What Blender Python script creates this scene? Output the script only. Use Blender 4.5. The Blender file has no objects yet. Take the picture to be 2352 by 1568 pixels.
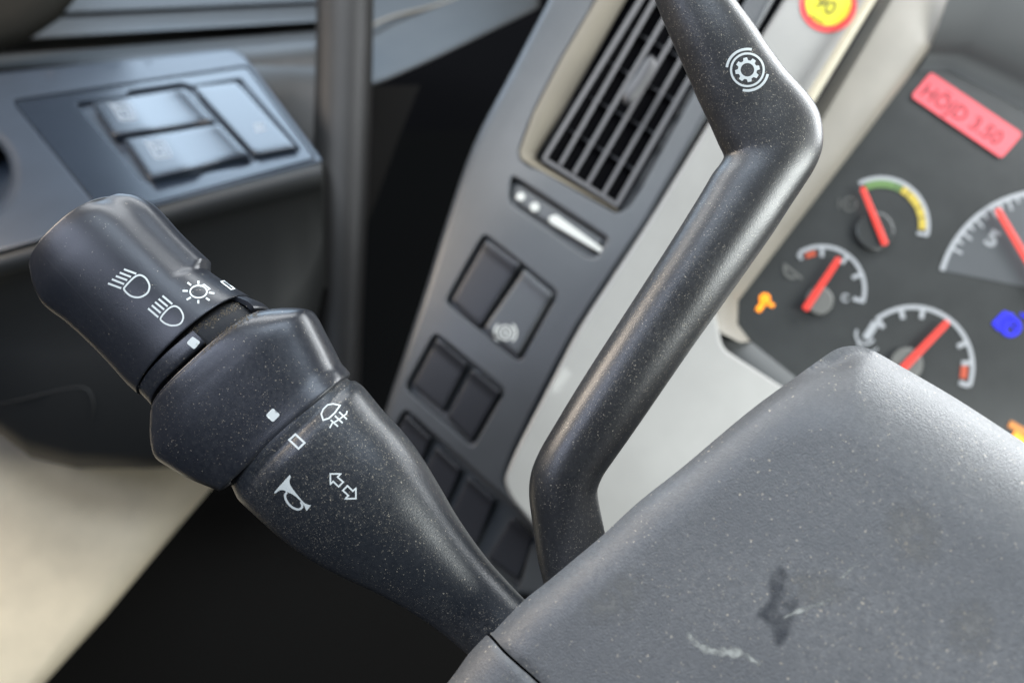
import bpy, bmesh, math, random
import numpy as np
from mathutils import Vector, Matrix, Euler, noise
from mathutils.bvhtree import BVHTree
from mathutils.geometry import delaunay_2d_cdt
random.seed(7)
S = bpy.context.scene
COL = S.collection
# ------------------------------------------------------------------ camera
LENS = 27.0
F = 2352 * LENS / 36.0            # focal length in picture units (picture is 2352 x 1568 units)
CM = Matrix.Translation((0, 0, 1.55)) @ Euler((math.radians(56), 0, math.radians(25)), 'XYZ').to_matrix().to_4x4() @ Matrix.Rotation(math.radians(18), 4, 'Z')
cd = bpy.data.cameras.new('camera'); cam = bpy.data.objects.new('camera', cd); COL.objects.link(cam)
cam.matrix_world = CM
cd.lens = LENS; cd.sensor_width = 36; cd.clip_start = 0.005; cd.clip_end = 50
cd.dof.use_dof = True; cd.dof.focus_distance = 0.203; cd.dof.aperture_fstop = 8.2
S.camera = cam
# ------------------------------------------------------------------ light: daylight through the cab windows, plus an added overhead fill
W = bpy.data.worlds.new('World'); S.world = W; W.use_nodes = True
W.node_tree.nodes['Background'].inputs[0].default_value = (0.62, 0.72, 0.90, 1)
W.node_tree.nodes['Background'].inputs[1].default_value = 0.09
S.view_settings.view_transform = 'Standard'; S.view_settings.look = 'None'
S.view_settings.exposure = 0.0; S.view_settings.gamma = 1.0
def window_light(name, pos, aim, w, h, power, col):
    l = bpy.data.lights.new(name, 'AREA'); l.shape = 'RECTANGLE'; l.size = w; l.size_y = h
    l.energy = power; l.color = col
    o = bpy.data.objects.new(name, l); COL.objects.link(o)
    p = Vector(pos) / 1000; a = Vector(aim) / 1000
    q = (a - p).to_track_quat('-Z', 'Y')
    o.matrix_world = CM @ (Matrix.Translation(p) @ q.to_matrix().to_4x4())
window_light('windscreen_daylight', (700, 470, -340), (110, -20, -180), 0.65, 0.42, 11.0, (0.93, 0.97, 1.0))
window_light('side_window_daylight', (-355, 775, -655), (-170, 120, -450), 0.50, 0.34, 3.0, (0.62, 0.80, 1.0))
window_light('panel_top_fill', (-110, 540, -170), (20, 170, -430), 0.50, 0.20, 2.6, (0.92, 0.96, 1.0))  # added overhead fill to brighten the upper side panel, no known opening there
window_light('rear_window_daylight', (-20, 600, 400), (-60, 0, -220), 0.70, 0.26, 3.6, (0.72, 0.84, 1.0))
window_light('driver_window_daylight', (-640, 330, 420), (0, 0, -220), 0.26, 0.5, 2.2, (0.70, 0.78, 1.0))
window_light('low_sun_glow', (-720, 430, -200), (0, -40, -200), 0.24, 0.36, 3.8, (1.0, 0.86, 0.72))
window_light('passenger_window_daylight', (760, -60, 150), (60, -40, -210), 0.22, 0.6, 8.0, (0.93, 0.98, 0.96))
S.cycles.max_bounces = 6
# ------------------------------------------------------------------ helpers
def P(px, py, d):
    """camera-space point (metres) seen at picture position px,py with depth d (mm)"""
    return Vector(((px - 1176) / F * d, (784 - py) / F * d, -d)) / 1000
class Surf:
    def __init__(s, a, b, c, bend=None):
        A, B, C = P(*a), P(*b), P(*c)
        n = (B - A).cross(C - A).normalized()
        if n.dot(A) > 0: n = -n              # towards the camera
        s.n = n; s.k = n.dot(A); s.bend = bend
    def pt(s, px, py, h=0.0):
        if s.bend: h = h + s.bend(px, py)
        r = Vector(((px - 1176) / F, (784 - py) / F, -1))
        return r * ((s.k + h / 1000) / s.n.dot(r))
def V2(a): return np.array(a, float)
def mesh(name, verts, faces, mat, parent=None, smooth=35, loc=None):
    """verts in camera space -> world mesh object"""
    wv = [CM @ Vector(v) for v in verts]
    if parent is not None: org = parent['_loc']; org = Vector(org)
    else:
        org = sum(wv, Vector()) / len(wv) if loc is None else loc
    me = bpy.data.meshes.new(name)
    me.from_pydata([v - org for v in wv], [], faces)
    bm = bmesh.new(); bm.from_mesh(me); bmesh.ops.recalc_face_normals(bm, faces=bm.faces) if False else None
    bm.to_mesh(me); bm.free()
    me.polygons.foreach_set('use_smooth', [True] * len(me.polygons))
    if smooth < 180: me.set_sharp_from_angle(angle=math.radians(smooth))
    me.materials.append(mat); me.update()
    o = bpy.data.objects.new(name, me); COL.objects.link(o)
    if parent is not None:
        o.parent = parent
        if parent.type == 'MESH': o.matrix_parent_inverse = Matrix.Identity(4)
    else: o.location = org
    o['_loc'] = tuple(org)
    return o
def thing(name, label, cat, at, group=None):
    w = CM @ P(*at)
    o = bpy.data.objects.new(name, None); COL.objects.link(o); o.location = w; o.empty_display_size = 0.02
    o['_loc'] = tuple(w); o['label'] = label; o['category'] = cat
    if group: o['group'] = group
    return o
def tag(o, label=None, cat=None, group=None, kind=None):
    if label: o['label'] = label
    if cat: o['category'] = cat
    if group: o['group'] = group
    if kind: o['kind'] = kind
    return o
def catmull(pts, n, closed=False):
    pts = [V2(p) for p in pts]; out = []; m = len(pts)
    rng = range(m) if closed else range(m - 1)
    for i in rng:
        if closed: p0, p1, p2, p3 = pts[(i - 1) % m], pts[i], pts[(i + 1) % m], pts[(i + 2) % m]
        else: p0, p1, p2, p3 = pts[max(i - 1, 0)], pts[i], pts[i + 1], pts[min(i + 2, m - 1)]
        for k in range(n):
            t = k / n
            out.append(.5 * ((2 * p1) + (p2 - p0) * t + (2 * p0 - 5 * p1 + 4 * p2 - p3) * t * t + (3 * p1 - p0 - 3 * p2 + p3) * t ** 3))
    if not closed: out.append(pts[-1])
    return out
def densify(poly, step, closed=True):
    out = []; m = len(poly)
    for i in range(m if closed else m - 1):
        a, b = V2(poly[i]), V2(poly[(i + 1) % m]); n = max(1, int(math.ceil(np.linalg.norm(b - a) / step)))
        for k in range(n): out.append(a + (b - a) * k / n)
    if not closed: out.append(V2(poly[-1]))
    return out
def rounded(poly, r, n=5):
    """round the corners of a polygon; r one number or one per corner"""
    out = []; m = len(poly)
    for i in range(m):
        p, a, b = V2(poly[i]), V2(poly[i - 1]), V2(poly[(i + 1) % m]); rr = r[i] if isinstance(r, (list, tuple)) else r
        if rr <= 0: out.append(p); continue
        da, db = np.linalg.norm(a - p), np.linalg.norm(b - p); q = min(rr, da * .48, db * .48)
        s, e = p + (a - p) / da * q, p + (b - p) / db * q
        for k in range(n + 1):
            t = k / n; out.append((1 - t) ** 2 * s + 2 * t * (1 - t) * p + t * t * e)
    return out
def inside(p, poly):
    x, y = p; c = False; j = len(poly) - 1
    for i in range(len(poly)):
        xi, yi = poly[i][0], poly[i][1]; xj, yj = poly[j][0], poly[j][1]
        if (yi > y) != (yj > y) and x < (xj - xi) * (y - yi) / (yj - yi) + xi: c = not c
        j = i
    return c
def area2(poly):
    return sum(poly[i - 1][0] * poly[i][1] - poly[i][0] * poly[i - 1][1] for i in range(len(poly))) / 2
def offset(poly, d):
    """move a closed outline outwards by d (picture units)"""
    m = len(poly); s = 1 if area2(poly) > 0 else -1; out = []
    for i in range(m):
        a, p, b = V2(poly[i - 1]), V2(poly[i]), V2(poly[(i + 1) % m])
        e1 = p - a; e2 = b - p; l1 = np.linalg.norm(e1) or 1; l2 = np.linalg.norm(e2) or 1
        n1 = np.array([e1[1], -e1[0]]) / l1 * s; n2 = np.array([e2[1], -e2[0]]) / l2 * s
        n = n1 + n2; q = n.dot(n); out.append(p + n * (2 * d / q if q > .3 else d))
    return out
def cdt(outer, holes, step):
    """triangulate an outline with holes, grid points inside for curvature"""
    verts = []; edges = []
    for lp in [outer] + holes:
        b = len(verts); verts += [tuple(v) for v in lp]; edges += [(b + i, b + (i + 1) % len(lp)) for i in range(len(lp))]
    if step:
        xs = [v[0] for v in outer]; ys = [v[1] for v in outer]
        lo = np.array(verts)
        y = min(ys) + step; row = 0
        while y < max(ys):
            x = min(xs) + step * (.5 if row % 2 else 1)
            while x < max(xs):
                if inside((x, y), outer) and not any(inside((x, y), h) for h in holes) and np.min((lo[:, 0] - x) ** 2 + (lo[:, 1] - y) ** 2) > (step * .5) ** 2:
                    verts.append((x, y))
                x += step
            y += step * .87; row += 1
    vs, _, fs, ov, _, _ = delaunay_2d_cdt([Vector(v) for v in verts], edges, [], 0, 1e-5)
    F_ = []
    for f in fs:
        c = sum((vs[i] for i in f), Vector((0, 0))) / len(f)
        if inside(c, outer) and not any(inside(c, h) for h in holes):
            f = list(f)
            if area2([vs[i] for i in f]) > 0: f.reverse()   # px y runs down: clockwise there faces the camera
            F_.append(f)
    return [tuple(v) for v in vs], F_
def loops(vs, fs, A, B):
    pass
def plate(name, surf, outer, mat, parent=None, holes=(), step=40, h=0.0, thick=3.0, bevel=0.8, smooth=35):
    """a panel: outline + recesses [(poly, depth, chamfer_px)], rounded rim, side walls; recess walls and floors are included"""
    outer = [V2(p) for p in outer]
    inner = offset(outer, -bevel * F / 400)
    hs = [[V2(p) for p in q[0]] for q in holes]
    hout = [offset(q, holes[i][2]) for i, q in enumerate(hs)]
    v2, fs = cdt(densify(inner, step) if step else inner, [densify(q, step) if step else q for q in hout], step)
    V = [surf.pt(x, y, h) for x, y in v2]; Fc = [list(f) for f in fs]
    def ring(a, ha, b, hb, inward):
        n = len(a); base = len(V)
        V.extend(surf.pt(p[0], p[1], ha) for p in a); V.extend(surf.pt(p[0], p[1], hb) for p in b)
        s = area2(a) > 0
        for i in range(n):
            j = (i + 1) % n; q = [base + i, base + j, base + n + j, base + n + i]
            if s != inward: q.reverse()
            Fc.append(q)
    if step: inner_d = inner
    for k in range(3):
        t0, t1 = k / 3 * math.pi / 2, (k + 1) / 3 * math.pi / 2
        bx = bevel * F / 400
        ring(offset(outer, -bx * (1 - math.sin(t0))), h - bevel * (1 - math.cos(t0)), offset(outer, -bx * (1 - math.sin(t1))), h - bevel * (1 - math.cos(t1)), False)
    ring(outer, h - bevel, [p for p in outer], h - thick, False)
    for i, q in enumerate(hs):
        _, dep, ch = holes[i]; chmm = ch * 400 / F
        a = hout[i]
        for k in range(3):
            t0, t1 = k / 3 * math.pi / 2, (k + 1) / 3 * math.pi / 2
            ring(offset(q, ch * (1 - math.sin(t0))), h - chmm * (1 - math.cos(t0)), offset(q, ch * (1 - math.sin(t1))), h - chmm * (1 - math.cos(t1)), True)
        ring(q, h - chmm, q, h - dep, True)
        fv, ff = cdt(q, [], 0); b = len(V)
        V.extend(surf.pt(x, y, h - dep) for x, y in fv); Fc.extend([[b + i for i in f] for f in ff])
    return mesh(name, V, Fc, mat, parent, smooth)
def prism(name, surf, poly, mat, parent=None, h=1.0, depth=2.0, bevel=0.3, smooth=40):
    return plate(name, surf, poly, mat, parent, (), 0, h, depth, bevel, smooth)
def button(name, surf, quad, mat, parent, h=2.0, depth=6.0, r=1.2, hf=None, n=(14, 10)):
    """rounded key on a four-cornered outline TL TR BR BL; hf(u,v) adds height (mm)"""
    q = [V2(p) for p in quad]
    def bil(u, v): return (q[0] * (1 - u) + q[1] * u) * (1 - v) + (q[3] * (1 - u) + q[2] * u) * v
    sc = 1 / (F / 400)
    LU = np.linalg.norm(q[1] - q[0]) * sc; LV = np.linalg.norm(q[3] - q[0]) * sc
    def samples(L, n):
        e = [0, .04, .12, .28, .55, 1.0]; a = [x * r / L for x in e if x * r / L < .45]
        mid = list(np.linspace(a[-1], 1 - a[-1], n))[1:-1]
        return a + mid + [1 - x for x in reversed(a)]
    U, Vv = samples(LU, n[0]), samples(LV, n[1]); V = []; Fc = []
    for v in Vv:
        for u in U:
            x, y = bil(u, v); eu = min(u, 1 - u) * LU; ev = min(v, 1 - v) * LV
            a = max(0, 1 - eu / r); b = max(0, 1 - ev / r); s = min(1, math.hypot(a, b))
            if a > 0 and b > 0 and math.hypot(a, b) > 1:      # pull the corner in to a round plan
                k = 1 / math.hypot(a, b); a2, b2 = a * k, b * k
                uu = (1 - a2) * r / LU; vv = (1 - b2) * r / LV
                x, y = bil(uu if u < .5 else 1 - uu, vv if v < .5 else 1 - vv)
            V.append(surf.pt(x, y, h + (hf(u, v) if hf else 0) - r * (1 - math.sqrt(max(0, 1 - s * s)))))
    nu, nv = len(U), len(Vv)
    for j in range(nv - 1):
        for i in range(nu - 1):
            Fc.append([j * nu + i, (j + 1) * nu + i, (j + 1) * nu + i + 1, j * nu + i + 1])
    per = [i for i in range(nu)] + [j * nu + nu - 1 for j in range(1, nv)] + [(nv - 1) * nu + i for i in range(nu - 2, -1, -1)] + [j * nu for j in range(nv - 2, 0, -1)]
    b = len(V); V += [V[i] - surf.n * (depth / 1000) for i in per]
    m = len(per)
    for i in range(m):
        j = (i + 1) % m; Fc.append([per[i], per[j], b + j, b + i])
    return mesh(name, V, Fc, mat, parent, 50)
def skin(name, rows, mat, parent=None, closed=False, smooth=60, flip=False):
    n = len(rows[0]); V = [v if isinstance(v, Vector) else P(*v) for r in rows for v in r]; Fc = []
    for j in range(len(rows) - 1):
        for i in range(n if closed else n - 1):
            k = (i + 1) % n; q = [j * n + i, (j + 1) * n + i, (j + 1) * n + k, j * n + k]
            if flip: q.reverse()
            Fc.append(q)
    return mesh(name, V, Fc, mat, parent, smooth)
def ell(n=64, p=2.0, a0=0, a1=360):
    out = []
    for i in range(n + (0 if a1 - a0 >= 360 else 1)):
        t = math.radians(a0 + (a1 - a0) * i / n); c, s = math.cos(t), math.sin(t)
        out.append((math.copysign(abs(c) ** (2 / p), c), math.copysign(abs(s) ** (2 / p), s)))
    return out
def loft(name, st, section, mat, parent=None, sub=6, smooth=45, mod=None, caps=True, lean=0.0, win=2, axis=None):
    """stations: (L, R, depth, thickness ratio, scale[, shift]) in picture units -> lofted body"""
    arr = [np.array([s[0][0], s[0][1], s[1][0], s[1][1], s[2], s[3], s[4] if len(s) > 4 else 1.0]) for s in st]
    A = catmull(arr, sub) if sub > 1 else arr
    C = []; Vv = []
    for a in A:
        c = P((a[0] + a[2]) / 2, (a[1] + a[3]) / 2, a[4]); l = P(a[0], a[1], a[4]); r = P(a[2], a[3], a[4])
        C.append(c); Vv.append((r - l) / 2)
    V = []; rows = []
    for i, a in enumerate(A):
        j0, j1 = max(0, i - win), min(len(A) - 1, i + win)
        if axis: j0, j1 = axis[0] * sub, axis[1] * sub
        T = (C[j1] - C[j0]); v = Vv[i]; hw = v.length
        w = T.cross(v)
        if w.length < 1e-9: w = Vector((0, 0, 1))
        w.normalize()
        if w.z < 0: w = -w
        ln = lean[0] + (lean[1] - lean[0]) * i / (len(A) - 1) if isinstance(lean, tuple) else lean
        if ln: w = (w - T.normalized() * math.tan(math.radians(ln))).normalized()
        row = []
        for k, (x, y) in enumerate(section):
            m = mod(i / (len(A) - 1), x, y) if mod else 1.0
            row.append(C[i] + v * x * a[6] * m + w * (hw * a[5] * y * a[6] * m))
        rows.append(row)
    n = len(section); V = [p for r in rows for p in r]; Fc = []
    for j in range(len(rows) - 1):
        for i in range(n):
            k = (i + 1) % n; Fc.append([j * n + i, j * n + k, (j + 1) * n + k, (j + 1) * n + i])
    if caps: Fc.append(list(range(n))); Fc.append([(len(rows) - 1) * n + i for i in range(n)][::-1])
    o = mesh(name, V, Fc, mat, parent, smooth)
    bm = bmesh.new(); bm.from_mesh(o.data); bmesh.ops.recalc_face_normals(bm, faces=bm.faces); bm.to_mesh(o.data); bm.free()
    o.data.polygons.foreach_set('use_smooth', [True] * len(o.data.polygons)); o.data.set_sharp_from_angle(angle=math.radians(smooth))
    return o
def bvh(o):
    inv = CM.inverted(); org = Vector(o['_loc'])
    return BVHTree.FromPolygons([inv @ (v.co + org) for v in o.data.vertices], [list(p.vertices) for p in o.data.polygons])
class OnMesh:
    """print on a body: positions follow the body's own surface"""
    def __init__(s, *objs): s.t = [bvh(o) for o in objs]; s.last = None
    def pt(s, px, py, h=0.0):
        r = P(px, py, 1000).normalized(); best = None
        for t in s.t:
            q = t.ray_cast(Vector((0, 0, 0)), r)
            if q[0] is not None and (best is None or q[3] < best[3]): best = q
        if best is None: return P(px, py, s.last or 195)
        s.last = -best[0].z * 1000
        n = best[1] if best[1].dot(r) < 0 else -best[1]
        return best[0] + n * (h / 1000)
def ribbon(surf, pts, w, closed, h, step, V, Fc):
    pts = densify(pts, step, closed); m = len(pts); w1 = w / 2; base = len(V)
    for i in range(m):
        if closed: a, b = pts[i - 1], pts[(i + 1) % m]
        else: a, b = pts[max(i - 1, 0)], pts[min(i + 1, m - 1)]
        p = pts[i]; t0 = p - a; t1 = b - p
        l0, l1 = np.linalg.norm(t0), np.linalg.norm(t1)
        t0 = t0 / l0 if l0 > 1e-6 else t1 / l1; t1 = t1 / l1 if l1 > 1e-6 else t0
        t = t0 + t1; L = np.linalg.norm(t); t = t / L if L > 1e-6 else t0
        n = np.array([-t[1], t[0]]); k = min(1.6, 1 / max(.3, abs(n.dot(np.array([-t0[1], t0[0]])))))
        for q in (p + n * w1 * k, p - n * w1 * k): V.append(surf.pt(q[0], q[1], h))
    for i in range(m if closed else m - 1):
        j = (i + 1) % m; Fc.append([base + 2 * i, base + 2 * i + 1, base + 2 * j + 1, base + 2 * j])
def sign(name, surf, strokes, mat, parent, h=0.06, tf=None, step=5, ws=1.0):
    """printed symbol: strokes ('l', pts, width, closed) and fills ('f', pts)"""
    V = []; Fc = []; tf = tf or (lambda p: p)
    for s in strokes:
        pts = [V2(tf(p)) for p in s[1]]
        if s[0] == 'l': ribbon(surf, pts, s[2] * ws, s[3] if len(s) > 3 else False, h, step, V, Fc)
        else:
            v2, fs = cdt(densify(pts, step), [[V2(tf(p)) for p in hq] for hq in (s[2] if len(s) > 2 else [])], step); b = len(V)
            V.extend(surf.pt(x, y, h) for x, y in v2); Fc.extend([[b + i for i in f] for f in fs])
    return mesh(name, V, Fc, mat, parent, 180)
def arc(cx, cy, r, a0, a1, n=24, ry=None):
    return [(cx + r * math.cos(math.radians(a0 + (a1 - a0) * i / n)), cy - (ry or r) * math.sin(math.radians(a0 + (a1 - a0) * i / n))) for i in range(n + 1)]
def lettering(name, text, surf, o, ax, ay, mat, parent, h=0.1, bold=0.0):
    """flat printed text; ax / ay = picture vectors of one em right / up, o = baseline start"""
    c = bpy.data.curves.new('t', 'FONT'); c.body = text; c.size = 1.0; c.offset = bold; c.resolution_u = 3
    to = bpy.data.objects.new('t', c); COL.objects.link(to)
    dg = bpy.context.evaluated_depsgraph_get(); me = bpy.data.meshes.new_from_object(to.evaluated_get(dg))
    V = [surf.pt(o[0] + v.co.x * ax[0] + v.co.y * ay[0], o[1] + v.co.x * ax[1] + v.co.y * ay[1], h) for v in me.vertices]
    Fc = [list(p.vertices) for p in me.polygons]
    bpy.data.objects.remove(to); bpy.data.curves.remove(c); bpy.data.meshes.remove(me)
    return mesh(name, V, Fc, mat, parent, 180)
def tube(name, pts, rad, mat, parent=None, n=12, sub=6):
    """round bar through (px,py,d) points, radius mm (one or per point)"""
    rr = rad if isinstance(rad, (list, tuple)) else [rad] * len(pts)
    A = catmull([np.array(list(P(*p)) + [r / 1000]) for p, r in zip(pts, rr)], sub); V = []; Fc = []
    for i, a in enumerate(A):
        t = Vector(A[min(i + 1, len(A) - 1)][:3] - A[max(i - 1, 0)][:3]).normalized()
        u = t.cross(Vector((.3, .2, 1))).normalized(); w = t.cross(u)
        for k in range(n):
            g = 2 * math.pi * k / n; V.append(Vector(a[:3]) + (u * math.cos(g) + w * math.sin(g)) * float(a[3]))
    for j in range(len(A) - 1):
        for k in range(n):
            m = (k + 1) % n; Fc.append([j * n + k, (j + 1) * n + k, (j + 1) * n + m, j * n + m])
    Fc.append(list(range(n))); Fc.append([(len(A) - 1) * n + k for k in range(n)][::-1])
    return mesh(name, V, Fc, mat, parent, 60)
# ------------------------------------------------------------------ materials
def mat(name, col, rough=0.5, spec=0.5, grain=0.0, grain_scale=2.5, dust=0.0, specks=0.0, speck_scale=0.9, coat=0.0, metal=0.0,
        dust_col=(.34, .34, .33), patch_scale=0.03, emit=None, smear=0.0, leather=0.0, coat_rough=.12, vary=0.0):
    m = bpy.data.materials.new(name); m.use_nodes = True; nt = m.node_tree; N = nt.nodes; L = nt.links
    b = N['Principled BSDF']; b.inputs['Base Color'].default_value = (*col, 1); b.inputs['Roughness'].default_value = rough
    b.inputs['Specular IOR Level'].default_value = spec; b.inputs['Metallic'].default_value = metal
    b.inputs['Coat Weight'].default_value = coat; b.inputs['Coat Roughness'].default_value = coat_rough
    if emit: b.inputs['Emission Color'].default_value = (*emit[0], 1); b.inputs['Emission Strength'].default_value = emit[1]
    tc = N.new('ShaderNodeTexCoord'); mp = N.new('ShaderNodeMapping'); mp.inputs['Scale'].default_value = (1000, 1000, 1000)
    L.new(tc.outputs['Object'], mp.inputs[0]); co = mp.outputs[0]
    def nz(scale, det=3, ro=.55):
        n = N.new('ShaderNodeTexNoise'); n.inputs['Scale'].default_value = scale; n.inputs['Detail'].default_value = det; n.inputs['Roughness'].default_value = ro
        L.new(co, n.inputs['Vector']); return n.outputs['Fac']
    def mth(op, a, b_=None, c=None):
        n = N.new('ShaderNodeMath'); n.operation = op
        for i, x in enumerate((a, b_, c)):
            if x is None: continue
            if isinstance(x, (int, float)): n.inputs[i].default_value = x
            else: L.new(x, n.inputs[i])
        return n.outputs[0]
    def rng(x, a, b_, c=0.0, d=1.0):
        n = N.new('ShaderNodeMapRange'); n.clamp = True
        for i, q in zip(range(1, 5), (a, b_, c, d)): n.inputs[i].default_value = q
        L.new(x, n.inputs[0]); return n.outputs[0]
    def mix(f, a, b_):
        n = N.new('ShaderNodeMix'); n.data_type = 'RGBA'
        if isinstance(f, (int, float)): n.inputs[0].default_value = f
        else: L.new(f, n.inputs[0])
        for i, q in ((6, a), (7, b_)):
            if isinstance(q, tuple): n.inputs[i].default_value = (*q, 1)
            else: L.new(q, n.inputs[i])
        return n.outputs[2]
    color = col; ro = None
    if vary:
        color = mix(rng(nz(.05, 4), .35, .65), tuple(c * (1 - vary) for c in col), tuple(min(1, c * (1 + vary)) for c in col))
    if dust:
        patch = rng(nz(patch_scale, 4, .6), .38, .68); fine = rng(nz(.8, 4, .7), .35, .75)
        f = mth('MULTIPLY', mth('MULTIPLY_ADD', patch, .75, .25), mth('MULTIPLY', fine, dust))
        color = mix(f, color, dust_col); ro = f
    if specks:
        v = N.new('ShaderNodeTexVoronoi'); v.inputs['Scale'].default_value = speck_scale
        dn = N.new('ShaderNodeTexNoise'); dn.inputs['Scale'].default_value = 2.2; L.new(co, dn.inputs['Vector'])
        va = N.new('ShaderNodeVectorMath'); va.operation = 'MULTIPLY_ADD'; va.inputs[1].default_value = (1.1, 1.1, 1.1); L.new(dn.outputs['Color'], va.inputs[0]); L.new(co, va.inputs[2]); L.new(va.outputs[0], v.inputs['Vector'])
        sp = N.new('ShaderNodeSeparateColor'); L.new(v.outputs['Color'], sp.inputs[0])
        size = mth('MULTIPLY', mth('POWER', sp.outputs[0], 1.5), .43)
        on = mth('GREATER_THAN', size, v.outputs['Distance'])
        dens = mth('LESS_THAN', sp.outputs[1], mth('MULTIPLY', rng(nz(patch_scale * 1.3, 3), .36, .62, .15, 1.0), specks))
        f = mth('MULTIPLY', mth('MULTIPLY', on, dens), mth('MULTIPLY_ADD', mth('POWER', sp.outputs[2], 2.0), .60, .16))
        color = mix(f, color, (.55, .48, .37))
    if smear: # greasy wipes
        ro2 = rng(nz(.018, 5, .6), .35, .7, rough - smear, rough + smear); L.new(ro2, b.inputs['Roughness'])
    if not isinstance(color, tuple): L.new(color, b.inputs['Base Color'])
    if grain or leather:
        bp = N.new('ShaderNodeBump'); bp.inputs['Distance'].default_value = 0.0002
        if leather:
            v = N.new('ShaderNodeTexVoronoi'); v.feature = 'SMOOTH_F1'; v.inputs['Scale'].default_value = grain_scale * .6; L.new(co, v.inputs['Vector'])
            hgt = mth('MULTIPLY_ADD', v.outputs['Distance'], leather, mth('MULTIPLY', nz(grain_scale, 3), max(grain, .3)))
            bp.inputs['Strength'].default_value = max(grain, leather)
        else:
            hgt = nz(grain_scale, 2, .6); bp.inputs['Strength'].default_value = grain
        L.new(hgt, bp.inputs['Height']); L.new(bp.outputs[0], b.inputs['Normal'])
    return m
M = dict(
    knob=mat('stalk plastic', (.013, .015, .021), .35, .8, grain=.14, grain_scale=3.0, dust=.06, specks=.12, speck_scale=2.9, smear=.05),
    collar=mat('stalk collar plastic', (.013, .015, .021), .33, .8, grain=.14, grain_scale=3.0, dust=.10, specks=.55, speck_scale=2.9, smear=.05),
    arm=mat('stalk arm plastic', (.014, .017, .022), .38, .75, grain=.25, grain_scale=2.6, dust=.16, specks=1.8, speck_scale=2.9, smear=.04),
    core=mat('dusty groove plastic', (.018, .019, .022), .6, .4, grain=.3, dust=.22, specks=.9, speck_scale=1.8, dust_col=(.10, .085, .06)),
    lever=mat('lever plastic', (.024, .024, .025), .37, 1.0, grain=.28, grain_scale=2.6, dust=.16, specks=2.0, speck_scale=2.7, smear=.06, patch_scale=.035),
    shroud=mat('column cover plastic', (.110, .113, .115), .44, .8, grain=.8, grain_scale=2.1, dust=.45, specks=.7, speck_scale=1.5, smear=.06),
    panel=mat('dash side plastic', (.056, .060, .063), .40, .7, leather=.5, grain=.4, grain_scale=1.0, vary=.06),
    rocker=mat('switch plastic', (.022, .023, .027), .42, .5, grain=.1),
    tan=mat('tan vent surround', (.20, .175, .13), .5, .4, grain=.15),
    black=mat('unlit black plastic', (.004, .004, .005), .8, .1),
    slat=mat('vent slat plastic', (.085, .082, .083), .4, .5),
    silver=mat('silver grey trim', (.30, .293, .275), .40, .5, grain=.08, vary=.03, smear=.05),
    cream=mat('cream highlight plastic', (.50, .45, .33), .5, .4, grain=.15, vary=.05),
    taupe=mat('taupe dash plastic', (.215, .195, .16), .5, .4, grain=.3, grain_scale=.8, vary=.05),
    dark_trim=mat('dark grey hood plastic', (.075, .078, .078), .6, .4, grain=.3, grain_scale=.8),
    face=mat('instrument face', (.045, .047, .046), .24, .5, vary=.08, coat=.3, coat_rough=.2),
    bigface=mat('dial disc', (.085, .090, .095), .3, .5, vary=.05),
    door=mat('door armrest plastic', (.038, .050, .068), .36, .6, leather=.25, grain=.3, grain_scale=.8, vary=.06),
    door_dark=mat('door front plastic', (.018, .0185, .018), .50, .4, leather=.25, grain=.3, grain_scale=.8),
    plate=mat('switch plate plastic', (.021, .029, .042), .24, .6, vary=.05),
    key=mat('window switch plastic', (.024, .032, .044), .27, .7, coat=.15),
    sill=mat('door sill plastic', (.040, .040, .038), .45, .5, leather=.2, grain=.3, grain_scale=.7, vary=.08),
    post=mat('post plastic', (.020, .019, .018), .5, .35, grain=.2, vary=.06),
    olive=mat('dark olive trim', (.014, .013, .010), .8, .2, grain=.2),
    white=mat('white print', (.74, .78, .76), .5, .3, vary=.04),
    dimprint=mat('grey print', (.30, .33, .36), .5, .3),
    grey=mat('grey dial print', (.34, .35, .36), .5, .3),
    bright=mat('bright white print', (.62, .63, .58), .3, .5),
    red=mat('red needle', (.75, .045, .03), .4, .4),
    dullred=mat('dull red print', (.45, .07, .03), .5, .3),
    green=mat('green print', (.11, .20, .06), .5, .3),
    yellow=mat('yellow print', (.48, .36, .05), .5, .3),
    hub=mat('needle hub', (.12, .12, .11), .4, .5),
    sticker_red=mat('red sticker', (.80, .10, .12), .45, .4, vary=.04),
    sticker_ink=mat('sticker ink', (.16, .012, .02), .5, .3),
    sticker_rim=mat('sticker rim red', (.82, .05, .05), .4, .4),
    sticker_yellow=mat('sticker yellow', (.80, .72, .015), .4, .4),
    sticker_dark=mat('sticker black ink', (.09, .08, .01), .5, .3),
    amber=mat('amber warning lamp', (.8, .3, .02), .4, .3, emit=((1.0, .25, .01), 1.3)),
    amber2=mat('amber lamp dim', (.5, .2, .04), .4, .3, emit=((1.0, .26, .04), .30)),
    blue=mat('blue warning lamp', (.01, .01, .3), .4, .3, emit=((.02, .025, 1.0), 1.0)),
    scuff=mat('pale scuff', (.22, .22, .21), .5, .6, grain=.7, grain_scale=2.0, specks=1.0, speck_scale=.9),
    chalk=mat('chalky scratch', (.42, .43, .40), .8, .2),
    smudge=mat('dark greasy smudge', (.050, .053, .060), .32, .8, grain=.7, grain_scale=2.0),
    beige=mat('beige door lining', (.68, .58, .42), .6, .3, grain=.3, grain_scale=.5, vary=.05),
    floor=mat('black rubber floor', (.006, .006, .006), .9, .1),
    wall=mat('dark footwell carpet', (.008, .0075, .007), .9, .1, grain=.5, grain_scale=.6),
    fluff=mat('lint', (.16, .13, .09), .9, .1),
    edge=mat('stalk seam line', (.06, .06, .065), .45, .5),
)
# ================================================================== SETTING
def struct(o): o['kind'] = 'structure'; return o
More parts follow.
